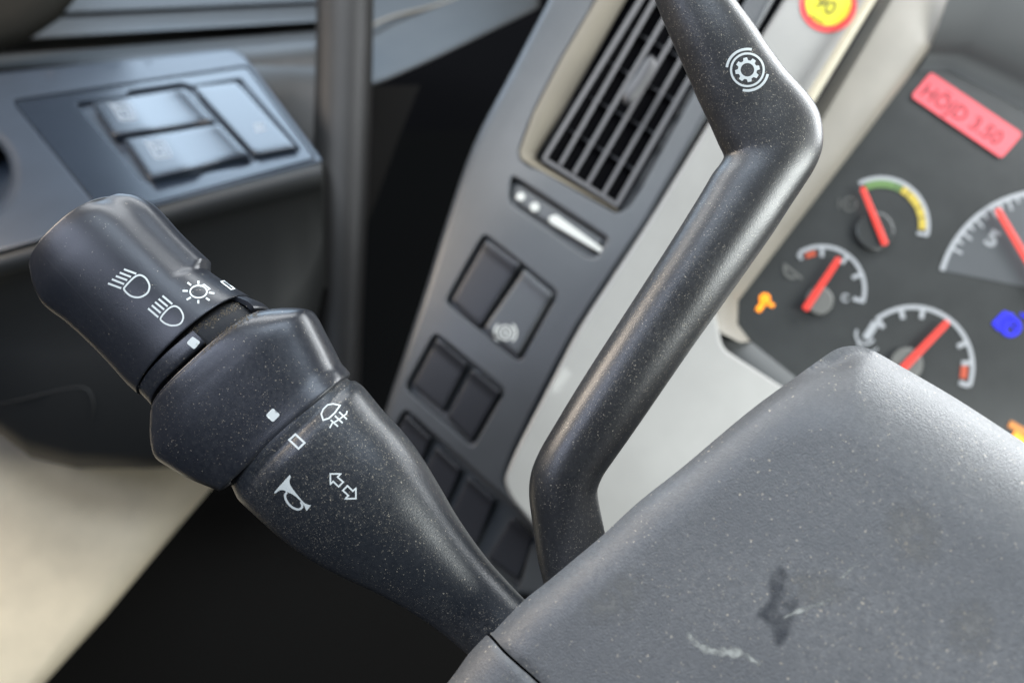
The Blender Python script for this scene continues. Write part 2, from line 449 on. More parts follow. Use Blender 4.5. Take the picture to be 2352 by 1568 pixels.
# black footwell far below everything
struct(skin('floor', [[(-2200, 2600, 900), (1200, 3200, 900), (4200, 2600, 900)], [(-2200, 300, 1150), (1200, 300, 1150), (4200, 300, 1150)]], M['floor']))
struct(skin('back_wall', [[(-2000, 500, 1150), (1200, 500, 1150), (4000, 500, 1150)], [(-2000, -900, 1150), (1200, -900, 1150), (4000, -900, 1150)]], M['black'], flip=False))
# black side of the footwell next to the beige lining
fw = skin('footwell_wall', [[(495, 1060, 560), (350, 1250, 545), (80, 1570, 520), (-300, 2020, 490)], [(900, 1300, 640), (760, 1500, 620), (560, 1800, 600), (300, 2200, 580)], [(1700, 1500, 900), (1560, 1800, 880), (1400, 2100, 860), (1200, 2500, 840)]], M['wall'])
struct(fw)
# ================================================================== DOOR
door = thing('door_lining', 'grey truck door lining with armrest, ribbed sill and beige lower panel on the left', 'door', (300, 500, 450))
AR = Surf((0, 562, 400), (743, 367, 425), (0, 163, 540))
pocket = [V2(p) for p in arc(-42, 402, 66, 0, 360, 30, 84)][:-1]
recess = rounded([(25, 231), (568, 151), (727, 366), (350, 471), (216, 468)], [14, 10, 10, 6, 6])
top_outer = rounded([(-450, 215), (533, 112), (562, 130), (744, 371), (353, 473), (107, 549), (-450, 702)], [0, 14, 10, 12, 0, 0, 0])
plate('armrest', AR, top_outer, M['door'], door, [(pocket, 26, 26), (recess, 2.2, 3)], 26, 0, 14, 1.6)
plate('switch_plate', AR, rounded([(30, 234), (566, 155), (722, 364), (351, 466), (222, 471)], [12, 9, 9, 5, 5]), M['plate'], door,
      [(rounded([(173, 238), (288, 221), (296, 208), (418, 190), (440, 198), (552, 180), (693, 346), (676, 352), (594, 366), (560, 384), (470, 397), (440, 408), (352, 421), (328, 417)], [8, 4, 8, 8, 4, 6, 8, 6, 8, 10, 8, 6, 8, 8]), 7, 2.2)], 0, .6, 2, .5)
prism('switch_well_shade', AR, rounded([(178, 240), (438, 201), (551, 183), (690, 347), (560, 382), (330, 415)], 6), M['black'], door, -5.6, 1, .1)  # black sheet over the recess floor, its shade put into the colour
def keywave(a, b):
    def f(u, v):
        t = (u - a) / (b - a); t = 0 if t < 0 else 1 if t > 1 else t * t * (3 - 2 * t)
        return -2.3 * math.sin(math.pi * max(0, (u - .42) / .62)) * (1 if u > .42 else 0) + .5 * (1 - t)
    return f
k1 = button('window_switch', AR, [(207, 235), (424, 202), (494, 279), (258, 312)], M['key'], door, 4.6, 10, 1.3, keywave(.35, .5), (22, 8))
k2 = button('window_switch', AR, [(281, 320), (505, 284), (572, 356), (344, 412)], M['key'], door, 4.6, 10, 1.3, keywave(.35, .5), (22, 8))
k3 = button('window_switch', AR, [(442, 199), (543, 187), (681, 338), (586, 356)], M['key'], door, 3.2, 9, 1.2, lambda u, v: .5 * v * v, (8, 14))
for k, (cx, cy), s in ((k1, (285, 260), 1), (k2, (366, 347), 1)):
    r = rounded([(cx - 30, cy - 18), (cx + 10, cy - 22), (cx + 30, cy + 14), (cx - 8, cy + 18)], 9)
    ins = [(cx - 14, cy - 8), (cx + 6, cy - 10), (cx + 16, cy + 9), (cx - 6, cy + 11)]
    sign('window_symbol', OnMesh(k), [('l', r, 3, True), ('l', ins, 3, True), ('l', [(cx - 36, cy - 22), (cx + 4, cy - 2)], 3)], M['dimprint'], k, .12)
sign('lamp_symbol', OnMesh(k3), [('l', arc(596, 294, 9, 0, 360, 14), 3, True), ('l', [(582, 286), (612, 300)], 3), ('l', [(586, 304), (606, 284)], 3)], M['dimprint'], k3, .12)
# armrest front: groove, rounded nose, front wall, rounded underside
def fr(pts, dy, dd): return [(x, y + dy, d + dd) for x, y, d in pts]
g0 = [(-450, 707, 384), (-200, 638, 391), (0, 582, 397), (110, 552, 401), (230, 515, 405), (353, 477, 409), (480, 442, 413), (620, 405, 418), (700, 384, 421), (738, 374, 423)]
rows = [fr(g0, -3, 7), fr(g0, 0, 2.2), fr(g0, 4, .6), fr(g0, 14, -.6), fr(g0, 30, -1.0), fr(g0, 46, 1.0), fr(g0, 60, 5), fr(g0, 72, 11)]
low = [(-450, 800, 420), (-200, 870, 425), (0, 960, 425), (60, 1005, 427), (170, 1035, 429), (330, 1040, 434), (470, 1030, 442), (620, 960, 455), (700, 830, 462), (742, 650, 464)]
low2 = [(-450, 820, 436), (-200, 900, 440), (0, 998, 440), (70, 1050, 442), (178, 1074, 446), (335, 1076, 452), (475, 1068, 460), (622, 1000, 470), (704, 850, 474), (744, 660, 474)]
low3 = [(x, y - 6, d + 60) for x, y, d in low2]
mid = [tuple(np.array(a) * (1 - t) + np.array(b) * t) for t in (.5,) for a, b in zip(rows[-1], low)]
rows += [mid, low, [tuple((np.array(a) + np.array(b)) / 2 + np.array([0, 4, -2.])) for a, b in zip(low, low2)], low2, low3]
skin('armrest_front', rows, M['door_dark'], door, smooth=70)
e0 = [r[-1] for r in rows]; skin('armrest_end', [e0, [(x + 8, y + 4, d + 5) for x, y, d in e0], [(x + 6, y, d + 90) for x, y, d in e0]], M['door_dark'], door, smooth=70)
tube('speaker_rim', [(-40, 935, 424), (60, 915, 422), (150, 893, 424), (196, 892, 425), (214, 925, 426), (205, 975, 428), (180, 1005, 431)], .55, M['door_dark'], door, 8)
# ribbed sill behind the armrest
def sl(y500, s, d): return [(x, y500 + s * (x - 500), d) for x in (-500, -200, 0, 200, 400, 600, 800)]
sill_rows = [sl(-120, -.04, 760), sl(10, -.045, 700), sl(13, -.045, 698), sl(15, -.045, 715), sl(22, -.047, 712), sl(25, -.05, 692), sl(30, -.052, 686), sl(58, -.056, 652), sl(63, -.06, 650), sl(66, -.062, 672), sl(88, -.072, 668), sl(92, -.078, 642), sl(110, -.088, 620), sl(122, -.094, 606), sl(160, -.1, 600), sl(420, -.1, 600)]
skin('door_sill', sill_rows, M['sill'], door, smooth=50)
# light grey sill end that runs on past the post
SE = Surf((860, 195, 600), (1240, 20, 640), (900, 0, 700))
plate('sill_end', SE, rounded([(790, -90), (1235, -90), (1238, 16), (1215, 30), (1000, 135), (868, 193), (790, 215)], [0, 0, 6, 6, 60, 30, 0]), M['sill'], door, (), 0, 0, 50, 2.5)
tube('sill_seam', [(850, 62, 660), (900, 40, 668), (1000, 14, 676), (1080, -14, 684)], 1.6, M['taupe'], door, 8)
skin('sill_shadow_sheet', [[(560, 120, 618), (650, 118, 616), (745, 132, 612)], [(575, 150, 600), (655, 160, 596), (745, 170, 592)], [(640, 230, 590), (690, 200, 588), (760, 215, 586)], [(690, 350, 586), (720, 340, 584), (790, 330, 584)]], M['sill'], door, smooth=80)  # curved sheet standing in for the shadow between sill and armrest
# beige lower part of the door
b1 = [(-560, 870, 500), (0, 996, 500), (90, 1060, 500), (190, 1070, 503), (350, 1072, 508), (484, 1066, 514), (510, 1064, 518)]
b2 = [(-560, 1090, 470), (0, 1190, 472), (60, 1120, 486), (150, 1120, 494), (330, 1120, 503), (474, 1112, 512), (490, 1116, 520)]
b3 = [(-560, 1330, 450), (0, 1320, 462), (100, 1270, 474), (180, 1260, 482), (300, 1250, 490), (358, 1250, 496), (374, 1254, 506)]
b4 = [(-560, 1500, 440), (-40, 1480, 450), (40, 1440, 458), (110, 1420, 464), (180, 1410, 470), (226, 1410, 474), (242, 1414, 486)]
b5 = [(-560, 1700, 424), (-120, 1660, 430), (-60, 1630, 440), (-10, 1610, 446), (40, 1590, 452), (72, 1580, 456), (88, 1584, 468)]
b6 = [(-640, 1950, 400), (-240, 1900, 410), (-220, 1860, 416), (-200, 1840, 420), (-150, 1830, 425), (-110, 1800, 430), (-92, 1804, 445)]
b0 = [(x, y - 60, d + 5) for x, y, d in b1]
skin('lower_panel', [b0, b1, b2, b3, b4, b5, b6], M['beige'], door, smooth=80)
# dark shape in the upper left corner
pull = thing('grab_handle', 'dark olive rounded trim in the upper left corner over the ribbed door sill', 'handle', (40, 20, 560))
mesh_rows = []
for k, (o, d) in enumerate(((0, 0), (-12, -7), (-34, -12), (-80, -15), (-200, -16))):
    mesh_rows.append([(200 + o * .8, -60 + o * .6, 560 + d), (172 + o * .8, 0 + o * .6, 560 + d), (135 + o * .75, 46 + o * .7, 560 + d), (66 + o * .6, 92 + o * .8, 560 + d), (0 + o * .4, 118 + o, 560 + d), (-200 + o * .3, 160 + o, 560 + d)])
skin('handle_body', [[(x, y, d + 60) for x, y, d in mesh_rows[0]]] + mesh_rows, M['olive'], pull, smooth=80)
# upright post
post = thing('upright_post', 'upright round grey-brown post between the door armrest and the black gap', 'post', (780, 600, 520))
tube('post_body', [(793, -160, 560), (793, 0, 545), (790, 180, 535), (783, 400, 520), (776, 560, 508), (768, 760, 500), (760, 1000, 490)], [21, 20, 19.5, 19, 18.5, 18, 18], M['post'], post, 28)
skin('post_flange', [[(850, 190, 590), (870, 198, 588), (965, 196, 600)], [(838, 330, 580), (880, 340, 590), (915, 320, 600)], [(810, 520, 565), (830, 520, 570), (850, 500, 590)]], M['wall'], post, smooth=80)
# ================================================================== DASH SIDE PANEL
dash = thing('dash_side_panel', 'grey grained dashboard side panel with air vent and rows of rocker switches', 'dashboard', (1250, 650, 400))
def dbend(px, py):
    t = (px - 1500) * -.36 + (py - 0) * .93          # along the panel, downwards
    w = (px - 1300) * .86 + (py - 500) * .5           # across the panel
    e = max(0., -w - 60) / 130
    return -0.000036 * max(0, t - 350) ** 2 - 3.2 * min(e, 1.6) ** 2
DP = Surf((1500, 0, 430), (1180, 1100, 372), (1180, 200, 432), dbend)
outer = [V2((1284, -60))] + catmull([(1262, 0), (1178, 160), (1088, 333), (1024, 515), (980, 656), (925, 823), (885, 945), (850, 1090), (830, 1320)], 4) + rounded([ (1500, 1420), (1560, 1300), (1190, 1150), (1158, 1108), (1184, 1036), (1330, 752), (1484, 519), (1812, -60)], 20, 4)
venthole = rounded([(1378, -75), (1366, 0), (1289, 130), (1221, 260), (1190, 345), (1192, 366), (1216, 384), (1240, 392), (1418, 492), (1444, 478), (1470, 440), (1755, -75)], [0, 30, 30, 30, 8, 8, 8, 8, 24, 14, 0, 0])
slothole = rounded([(1176, 404), (1396, 547), (1371, 590), (1350, 590), (1168, 463)], [12, 8, 10, 8, 16])
pairs = [([(1112, 540), (1276, 672), (1192, 826), (1028, 692)]), ([(999, 768), (1155, 895), (1085, 1022), (935, 890)]), ([(930, 942), (1225, 1205), (1190, 1350), (860, 1080)])]
rh = [(rounded([(a[0] + 0, a[1] - 4), (b[0] + 6, b[1]), (c[0] + 1, c[1] + 6), (d[0] - 6, d[1])], 16), 5, 5) for a, b, c, d in pairs]
pb = plate('panel_body', DP, outer, M['panel'], dash, [(venthole, 20, 3), (slothole, 5, 7)] + rh, 24, 0, 30, 3.2)
# cream bevel along the left of the vent opening
ra = [(1382, -70), (1370, 0), (1293, 130), (1225, 260), (1194, 345), (1196, 364), (1220, 380), (1420, 486)]
rb = [(1482, -70), (1438, 0), (1361, 134), (1288, 264), (1234, 352), (1230, 364), (1240, 374), (1420, 482)]
skin('vent_bevel', [[DP.pt(x, y, hh) for x, y in r] for r, hh in ((ra, -.9), ([tuple(V2(p) * .85 + V2(q) * .15) for p, q in zip(ra, rb)], -1.0), ([tuple(V2(p) * .12 + V2(q) * .88) for p, q in zip(ra, rb)], -7.5), (rb, -9), (rb, -18))], M['tan'], dash, smooth=50)
# air vent
vent = prism('air_vent', DP, rounded([(1478, -75), (1243, 362), (1418, 474), (1736, -75)], [0, 9, 9, 0]), M['black'], dash, -15, 2)
def bar(name, a, b, w0, w1, h, dep, m, par, bev=.3):
    a, b = V2(a), V2(b); t = b - a; n = np.array([-t[1], t[0]]) / np.linalg.norm(t)
    q = [a + n * w0 / 2, b + n * w1 / 2, b - n * w1 / 2, a - n * w0 / 2]
    return prism(name, DP, q, m, par, h, dep, bev)
bar('frame_rail', (1249, 366), (1514, -70), 10, 12, -4, 5, M['slat'], vent)
bar('frame_rail', (1247, 364), (1421, 473), 10, 10, -4.2, 5, M['slat'], vent)
bar('frame_rail', (1418, 468), (1728, -70), 12, 14, -4.1, 5, M['slat'], vent)
for a, b in (((1286, 379), (1544, -70)), ((1318, 399), (1592, -70)), ((1350, 422), (1638, -70)), ((1386, 446), (1684, -70))):
    bar('slat', a, b, 9.5, 11, -4.4, 4, M['slat'], vent)
for a, b in (((1495, -4), (1640, 70)), ((1446, 68), (1610, 158)), ((1400, 144), (1572, 244)), ((1352, 222), (1530, 322)), ((1306, 298), (1470, 398))):
    bar('vane', a, b, 5, 5, -10.5, 3, M['rocker'], vent, .5)
tb = [((1494, 128), (1498, 130), 410, 1.0), ((1482, 138), (1506, 150), 409, .8), ((1462, 170), (1490, 186), 408, .7), ((1438, 206), (1466, 220), 407, .7), ((1430, 228), (1452, 236), 407, .8), ((1436, 240), (1442, 242), 408, 1.0)]
loft('vent_tab', tb, ell(20), M['slat'], vent, 4)
# slider under the vent
sld = prism('vent_slider', DP, rounded([(1188, 424), (1386, 552), (1362, 578), (1178, 458)], [10, 6, 8, 12]), M['panel'], dash, -1.6, 3, .8)
for c, r in (((1196, 452), 10), ((1228, 476), 11)):
    prism('dot', DP, [V2(p) for p in arc(c[0], c[1], r, 0, 360, 18)][:-1], M['bright'], sld, -1.0, 1, .4)
prism('slider_bar', DP, rounded([(1276, 492), (1388, 573), (1382, 583), (1262, 512), (1259, 500)], [8, 3, 3, 6, 6]), M['bright'], sld, -.6, 2, .6)
# rocker switches
def rock(u, v): return 1.6 * math.exp(-((v - .06) / .07) ** 2) - 1.3 * v
RK = [([(1118, 548), (1196, 604), (1103, 752), (1036, 690)], None), ([(1205, 617), (1271, 674), (1190, 818), (1112, 752)], None), ([(1005, 774), (1074, 834), (1018, 944), (946, 884)], 0),
      ([(1086, 846), (1151, 898), (1083, 1014), (1026, 956)], 0), ([(934, 950), (990, 1004), (950, 1100), (880, 1050)], 0), ([(1004, 1024), (1060, 1076), (1020, 1170), (960, 1110)], 0),
      ([(1077, 1092), (1138, 1146), (1090, 1260), (1030, 1190)], 0), ([(1176, 1186), (1226, 1232), (1190, 1330), (1120, 1280)], 0)]
for i, (q, _) in enumerate(RK):
    b = button('rocker_switch', DP, q, M['rocker'] if i != 1 else M['panel'], dash, 1.4 if i < 2 else .8, 6, 1.3, rock if i != 1 else (lambda u, v: 1.2 * math.exp(-((v - .05) / .07) ** 2) + 1.6 * max(0, v - .3)), (8, 16))
    if i == 1:
        b['label'] = 'switch with round grey brake symbol'
        sign('brake_symbol', OnMesh(b), [('l', arc(1161, 764, 7, 0, 360, 18), 4, True), ('l', arc(1161, 764, 16, 0, 360, 24), 4, True), ('l', arc(1161, 764, 25, 130, 230, 14), 5), ('l', arc(1161, 764, 25, -50, 50, 14), 5)], M['bright'], b, .15)
# ================================================================== SILVER TRIM
trim = thing('centre_trim', 'pale silver grey trim panel between the air vent and the instruments', 'dashboard trim', (1600, 800, 400))
SV = Surf((1800, 0, 418), (1180, 1100, 366), (2000, 0, 430))
plate('trim_body', SV, rounded([(1838, -70), (1800, 0), (1484, 519), (1330, 752), (1184, 1036), (1156, 1104), (1172, 1144), (1262, 1250), (1500, 1400), (2060, 1150), (1900, 955), (1660, 800), (1640, 700), (1700, 560), (1868, 240), (2012, 0), (2050, -70)], [0, 0, 60, 60, 40, 20, 20, 20, 20, 0, 0, 20, 20, 20, 20, 0, 0]), M['silver'], trim, (), 30, 0, 10, 2.0)
tube('trim_highlight', [(2046, -70, 425), (2000, 0, 421), (1926, 120, 414), (1850, 245, 407), (1740, 440, 398), (1668, 590, 392)], 2.6, M['cream'], trim, 12)  # cream tube paints the yellowish highlight along the trim edge
# ================================================================== INSTRUMENTS
clus = thing('instrument_cluster', 'dark instrument cluster with red needles set in a taupe dashboard surround', 'instrument cluster', (2000, 600, 450))
CF = Surf((2130, 150, 462), (1690, 700, 424), (2352, 1000, 418))
plate('cluster_face', CF, rounded([(2118, 146), (2190, 150), (2460, 290), (2700, 500), (2700, 1500), (2150, 1180), (1845, 885), (1722, 785), (1690, 742), (1690, 688), (2086, 176)], [20, 20, 0, 0, 0, 0, 30, 20, 24, 24, 30]), M['face'], clus, (), 60, 0, 3, 1.0)
# taupe surround: from the trim highlight to the sunk edge of the face
A_ = [(2062, -70), (2018, 0), (1944, 124), (1866, 250), (1760, 440), (1676, 600), (1634, 690), (1622, 742), (1640, 764)]
B_ = [(2090, -70), (2050, 0), (1978, 124), (1904, 250), (1800, 430), (1708, 585), (1658, 680), (1640, 735), (1656, 764)]
C_ = [(2172, -70), (2158, 0), (2110, 100), (2060, 176), (1960, 310), (1800, 515), (1680, 672), (1668, 742), (1700, 786)]
D_ = [(2196, -70), (2178, 0), (2136, 104), (2086, 172), (1980, 312), (1820, 520), (1692, 688), (1690, 742), (1722, 784)]
E_ = [(x + 4, y + 3) for x, y in D_]
skin('surround', [[CF.pt(x, y, h) for x, y in r] for r, h in ((A_, 14), (B_, 20), ([tuple((V2(a) + V2(b)) / 2) for a, b in zip(B_, C_)], 18), (C_, 13), (D_, 9), (E_, -2))], M['taupe'], clus, smooth=50)
# lower lip of the surround, under the face
L1 = [(1600, 736), (1622, 742), (1668, 742), (1692, 744), (1722, 785)]
skin('lower_lip', [[CF.pt(x, y, h) for x, y in r] for r, h in (([(1690, 738), (1722, 782), (1850, 884), (2160, 1190)], 1), ([(1676, 752), (1712, 800), (1838, 900), (2120, 1210)], 5), ([(1640, 748), (1680, 812), (1800, 906), (2080, 1220)], 6), ([(1604, 770), (1660, 838), (1772, 918), (2040, 1230)], 3), ([(1600, 780), (1650, 848), (1764, 926), (2030, 1240)], -6))], M['dark_trim'], clus, smooth=60)
# hood wall above the face
skin('hood_wall', [[CF.pt(x, y, h) for x, y in r] for r, h in (([(2106, 164), (2178, 162), (2350, 252), (2690, 436)], .3), ([(2122, 140), (2190, 140), (2366, 228), (2712, 408)], .8), ([(2134, 116), (2212, 118), (2386, 200), (2740, 376)], 5), ([(2144, 92), (2236, 92), (2404, 172), (2764, 344)], 13), ([(2180, -10), (2290, -20), (2480, 60), (2820, 200)], 22), ([(2196, -90), (2330, -100), (2520, -60), (2900, 100)], 30))], M['dark_trim'], clus, smooth=80)
def gauge(name, c, r, a0, a1, w, m=None, lab=None, par=None):
    return sign(name, CF, [('l', arc(c[0], c[1], r, a0, a1, 40), w)], m or M['grey'], par or clus, .5)
def pa(c, p): return math.degrees(math.atan2(c[1] - p[1], p[0] - c[0]))
def tick(c, p, r0, r1, w, par, m=None):
    a = math.radians(pa(c, p)); sign('tick', CF, [('l', [(c[0] + r0 * math.cos(a), c[1] - r0 * math.sin(a)), (c[0] + r1 * math.cos(a), c[1] - r1 * math.sin(a))], w)], m or M['grey'], par, .55)
def needle(a, b, w, par, m=None):
    a, b = V2(a), V2(b); t = b - a; n = np.array([-t[1], t[0]]) / np.linalg.norm(t)
    prism('needle', CF, rounded([a + n * w * .5, b + n * w * .62, b - n * w * .62, a - n * w * .5], w * .4, 3), m or M['red'], par, 5, 1.2, .5)
def hub(c, r, par, m=None):
    prism('hub', CF, [V2(p) for p in arc(c[0], c[1], r, 0, 360, 28)][:-1], m or M['hub'], par, 3.5, 3.5, .8)
# gauge 1 (green to yellow)
c = (2024, 517); g = gauge('gauge', c, 108, 118, -12, 9); g['label'] = 'gauge with green and yellow scale'
sign('green_zone', CF, [('l', arc(c[0], c[1], 95, 112, 62, 20), 17)], M['green'], g, .52)
sign('yellow_zone', CF, [('l', arc(c[0], c[1], 95, 60, -6, 24), 17)], M['yellow'], g, .52)
for p in ((2060, 424), (2086, 446), (2110, 476), (2118, 500)): tick(c, p, 86, 104, 2.5, g, M['face'])
tick(c, (2130, 540), 84, 110, 8, g)
hub((2010, 530), 44, g, M['face']); needle((1980, 430), (2034, 563), 13, g)
sign('pressure_symbol', CF, [('l', arc(1952, 469, 15, 0, 360, 20), 4, True), ('l', [(1946, 469), (1958, 469)], 6), ('l', [(1928, 455), (1926, 480)], 3)], M['hub'], g, .5)
# gauge 2 (fuel like)
c = (1888, 664); g = gauge('gauge', c, 98, 122, -18, 9); g['label'] = 'small gauge with white arc and needle pointing up right'
for p in ((1888, 566), (1945, 590), (1978, 630), (1985, 693)): tick(c, p, 74, 98, 9, g)
tick(c, (1831, 580), 82, 98, 8, g)
sign('red_zone', CF, [('l', arc(c[0], c[1], 84, 116, 100, 6), 12)], M['dullred'], g, .52)
hub((1882, 690), 32, g); needle((1928, 592), (1848, 712), 14, g)
sign('pump_symbol', CF, [('l', arc(1822, 618, 20, 150, 290, 12), 7), ('l', [(1800, 606), (1842, 640)], 6)], M['hub'], g, .5)
sign('wrench_mark', CF, [('l', arc(1942, 684, 8, 30, 320, 10), 4)], M['grey'], g, .5)
# gauge 3 (temperature)
c = (2097, 842); g = gauge('gauge', c, 137, 128, -19, 10); g['label'] = 'gauge behind the column cover with red zone at its end'
for p in ((2005, 720), (2068, 703), (2121, 703), (2221, 786), (2235, 832), (2221, 884)): tick(c, p, 112, 136, 11, g)
sign('red_zone', CF, [('l', arc(c[0], c[1], 118, 1, -13, 8), 16)], M['dullred'], g, .52)
hub((2082, 836), 38, g); needle((2178, 738), (2070, 850), 15, g)
sign('thermometer_symbol', CF, [('l', [(2012, 740), (1988, 778)], 18), ('l', arc(1988, 768, 22, 150, 330, 12), 6), ('l', arc(1996, 782, 26, 180, 320, 12), 4)], M['grey'], g, .5)
# gauge 4 (large dial at the right)
c = (2404, 690)
disc = [V2(p) for p in arc(c[0], c[1], 250, 164, 60, 30)] + [V2((2640, 680)), V2((2420, 672)), V2((2300, 648))]
g = sign('gauge', CF, [('f', disc)], M['bigface'], clus, .3, step=30); g['label'] = 'large dial cut by the right edge of the picture'
sign('dial_rim', CF, [('l', arc(c[0], c[1], 250, 164, 60, 40), 11)], M['grey'], g, .6)
for a in range(151, 84, -5): 
    p = (c[0] + 100 * math.cos(math.radians(a)), c[1] - 100 * math.sin(math.radians(a))); tick(c, p, 222 if a % 10 == 1 else 232, 250, 6, g)
lettering('number', '5', CF, (2258, 556), (52, 30), (26, -46), M['grey'], g, .6, .03)
needle((2290, 480), (2420, 700), 15, g)
# warning lamps
am = sign('warning_lamp', CF, [('l', arc(1757, 686, 9, 0, 360, 12), 8, True), ('l', [(1766, 698), (1778, 702)], 9), ('l', [(1752, 698), (1740, 714)], 13), ('f', arc(1757, 688, 10, 0, 350, 12))], M['amber'], clus, .6); am['label'] = 'lit amber warning lamp'
bl = sign('warning_lamp', CF, [('f', [(2278, 742), (2306, 714), (2330, 722), (2312, 760), (2292, 758)]), ('l', arc(2322, 750, 20, 0, 360, 18, 19), 9, True), ('l', [(2322, 740), (2332, 760)], 5), ('l', [(2344, 720), (2362, 732)], 6)], M['blue'], clus, .6); bl['label'] = 'lit blue high beam lamp'
sign('display_edge', CF, [('l', [(2318, 972), (2400, 1018)], 16)], M['amber2'], clus, .7)
sign('display_light', CF, [('l', [(2326, 998), (2420, 1060)], 22)], M['amber'], clus, .6)
# stickers
st = thing('height_sticker', 'red sticker reading HÖJD 3.50 stuck in the top corner of the instrument cluster', 'sticker', (2220, 265, 455))
prism('sticker_base', CF, rounded([(2138, 166), (2349, 308), (2300, 364), (2092, 222)], 9), M['sticker_red'], st, 1.4, .8, .15)
lettering('lettering', 'HÖJD 3.50', CF, (2110, 216), (39.5, 26.2), (30, -38), M['sticker_ink'], st, 1.55, .012)
sp = thing('speed_sticker', 'round yellow 90 km/h sticker with a red rim on the silver trim', 'sticker', (1901, 10, 425))
prism('sticker_rim', SV, [V2(p) for p in arc(1903, 10, 65, 0, 360, 48)][:-1], M['sticker_rim'], sp, .5, .5, .1)
prism('sticker_disc', SV, [V2(p) for p in arc(1903, 7, 52, 0, 360, 48)][:-1], M['sticker_yellow'], sp, .75, .5, .1)
lettering('number', '90', SV, (1866, 11), (42, 28), (29, -41), M['sticker_dark'], sp, .95, .02)
lettering('lettering', 'km/h', SV, (1861, 39), (14, 9), (10, -15), M['sticker_dark'], sp, .95, .01)
# ================================================================== LIGHT STALK
stalk = thing('light_stalk', 'black light and indicator stalk with white lamp symbols, knob end towards the door', 'control stalk', (1150, 1430, 195))
TH = .62
DB = 202
# arm
armst = [((549, 1137), (814, 875)), ((558, 1148), (822, 880)), ((580, 1168), (838, 894)), ((650, 1230), (880, 945)), ((715, 1277), (925, 993)), ((784, 1315), (964, 1045)), ((868, 1355), (1010, 1120)), ((947, 1399), (1052, 1192)), ((1015, 1447), (1110, 1274)), ((1077, 1498), (1162, 1334)), ((1145, 1560), (1222, 1396)), ((1230, 1630), (1300, 1466))]
def fl(t): return .60 + .32 * t
A0 = [(L, R, DB + 3 * (1 - i / 11), fl(i / 11)) for i, (L, R) in enumerate(armst)]
e = A0[0]
def shrink(s, k, dx=0, dy=0):
    L, R = V2(s[0]), V2(s[1]); c_ = (L + R) / 2
    return (tuple(c_ + (L - c_) * k + (dx, dy)), tuple(c_ + (R - c_) * k + (dx, dy)), s[2], s[3])
arm_st = [shrink(e, .80, 16, 16), shrink(e, .90, -2, -2), shrink(e, .975, -3, -3), shrink(e, 1.0, 0, 0)] + A0[1:]
arm = loft('arm', arm_st, ell(72, 2.15), M['arm'], stalk, 5, 50, lean=(-9, 0), win=14)
# collar
cst = [((368, 946), (622, 714)), ((364, 955), (640, 710)), ((362, 972), (672, 708)), ((360, 997), (708, 711)), ((363, 1026), (724, 726)), ((372, 1050), (743, 762)), ((400, 1069), (763, 800)), ((440, 1092), (779, 832)), ((482, 1109), (791, 846)), ((510, 1119), (799, 857))]
C0 = [(L, R, DB + 6 - 2 * i / 9, .62 - .0 * i) for i, (L, R) in enumerate(cst)]
def thick(sts, ref):   # keep the body's thickness even where the grips flare sideways
    out = []
    for L, R, d, t in sts:
        w = np.linalg.norm(V2(R) - V2(L)); out.append((L, R, d, t * ref(len(out)) / w))
    return out
wref = lambda i: 332 + 5.0 * i
C0 = thick(C0, wref)
col_st = [shrink(C0[0], .88, 12, 13), shrink(C0[0], .955, -1, -1), shrink(C0[0], .99, -1.4, -1.4)] + C0 + [shrink(C0[-1], .985, 3, 3), shrink(C0[-1], .93, 4, 4), shrink(C0[-1], .9, -12, -12)]
collar = loft('collar', col_st, ell(72, 2.7), M['collar'], stalk, 5, 50, lean=(3, -9), axis=(3, 12))
# core visible in the grooves
core_st = [((318, 872), (520, 686), DB + 9, .50, .70), ((335, 893), (555, 692), DB + 8, .58), ((356, 922), (598, 716), DB + 7, .58), ((430, 1000), (690, 790), DB + 6, .5), ((560, 1100), (775, 880), DB + 4, .55), ((600, 1140), (800, 910), DB + 3, .5)]
core = loft('inner_barrel', core_st, ell(60, 2.2), M['core'], stalk, 5, 50, lean=2, axis=(0, 5))
# knob
kst = [((94, 640), (283, 459)), ((98, 664), (310, 466)), ((108, 692), (338, 484)), ((126, 715), (362, 508)), ((173, 750), (396, 545)), ((233, 806), (442, 590)), ((275, 850), (478, 622)), ((303, 882), (520, 650)), ((328, 905), (564, 676))]
K0 = [(L, R, DB + 11 - 3 * i / 8, .66) for i, (L, R) in enumerate(kst)]
K0 = thick(K0, lambda i: [288, 296, 300, 302, 303, 304, 308, 314, 326][i])
tip = K0[0]
kn_st = [shrink(tip, .02, -8, -9), shrink(tip, .5, -8, -9), shrink(tip, .88, -6.5, -7.5), shrink(tip, .965, -4, -5), shrink(tip, .99, -2, -2.4)] + K0 + [shrink(K0[-1], .99, 2.5, 2.5), shrink(K0[-1], .955, 2, 2), shrink(K0[-1], .92, -10, -10), shrink(K0[-1], .84, -20, -22)]
NK = len(kn_st) - 1
def knobmod(t, x, y):
    i = t * NK                       # station index
    g = math.atan2(y, x)
    up = 1 / (1 + math.exp(-(i - 4.2) * 3)) / (1 + math.exp((i - 10.75) * 40))
    return 1 + .125 * up * math.exp(-((g - .02) / .36) ** 4) - .03 * up * math.exp(-((g - .62) / .2) ** 2)
knob = loft('end_knob', kn_st, ell(96, 2.25), M['knob'], stalk, 8, 50, knobmod, lean=(5, 2), axis=(5, 13))
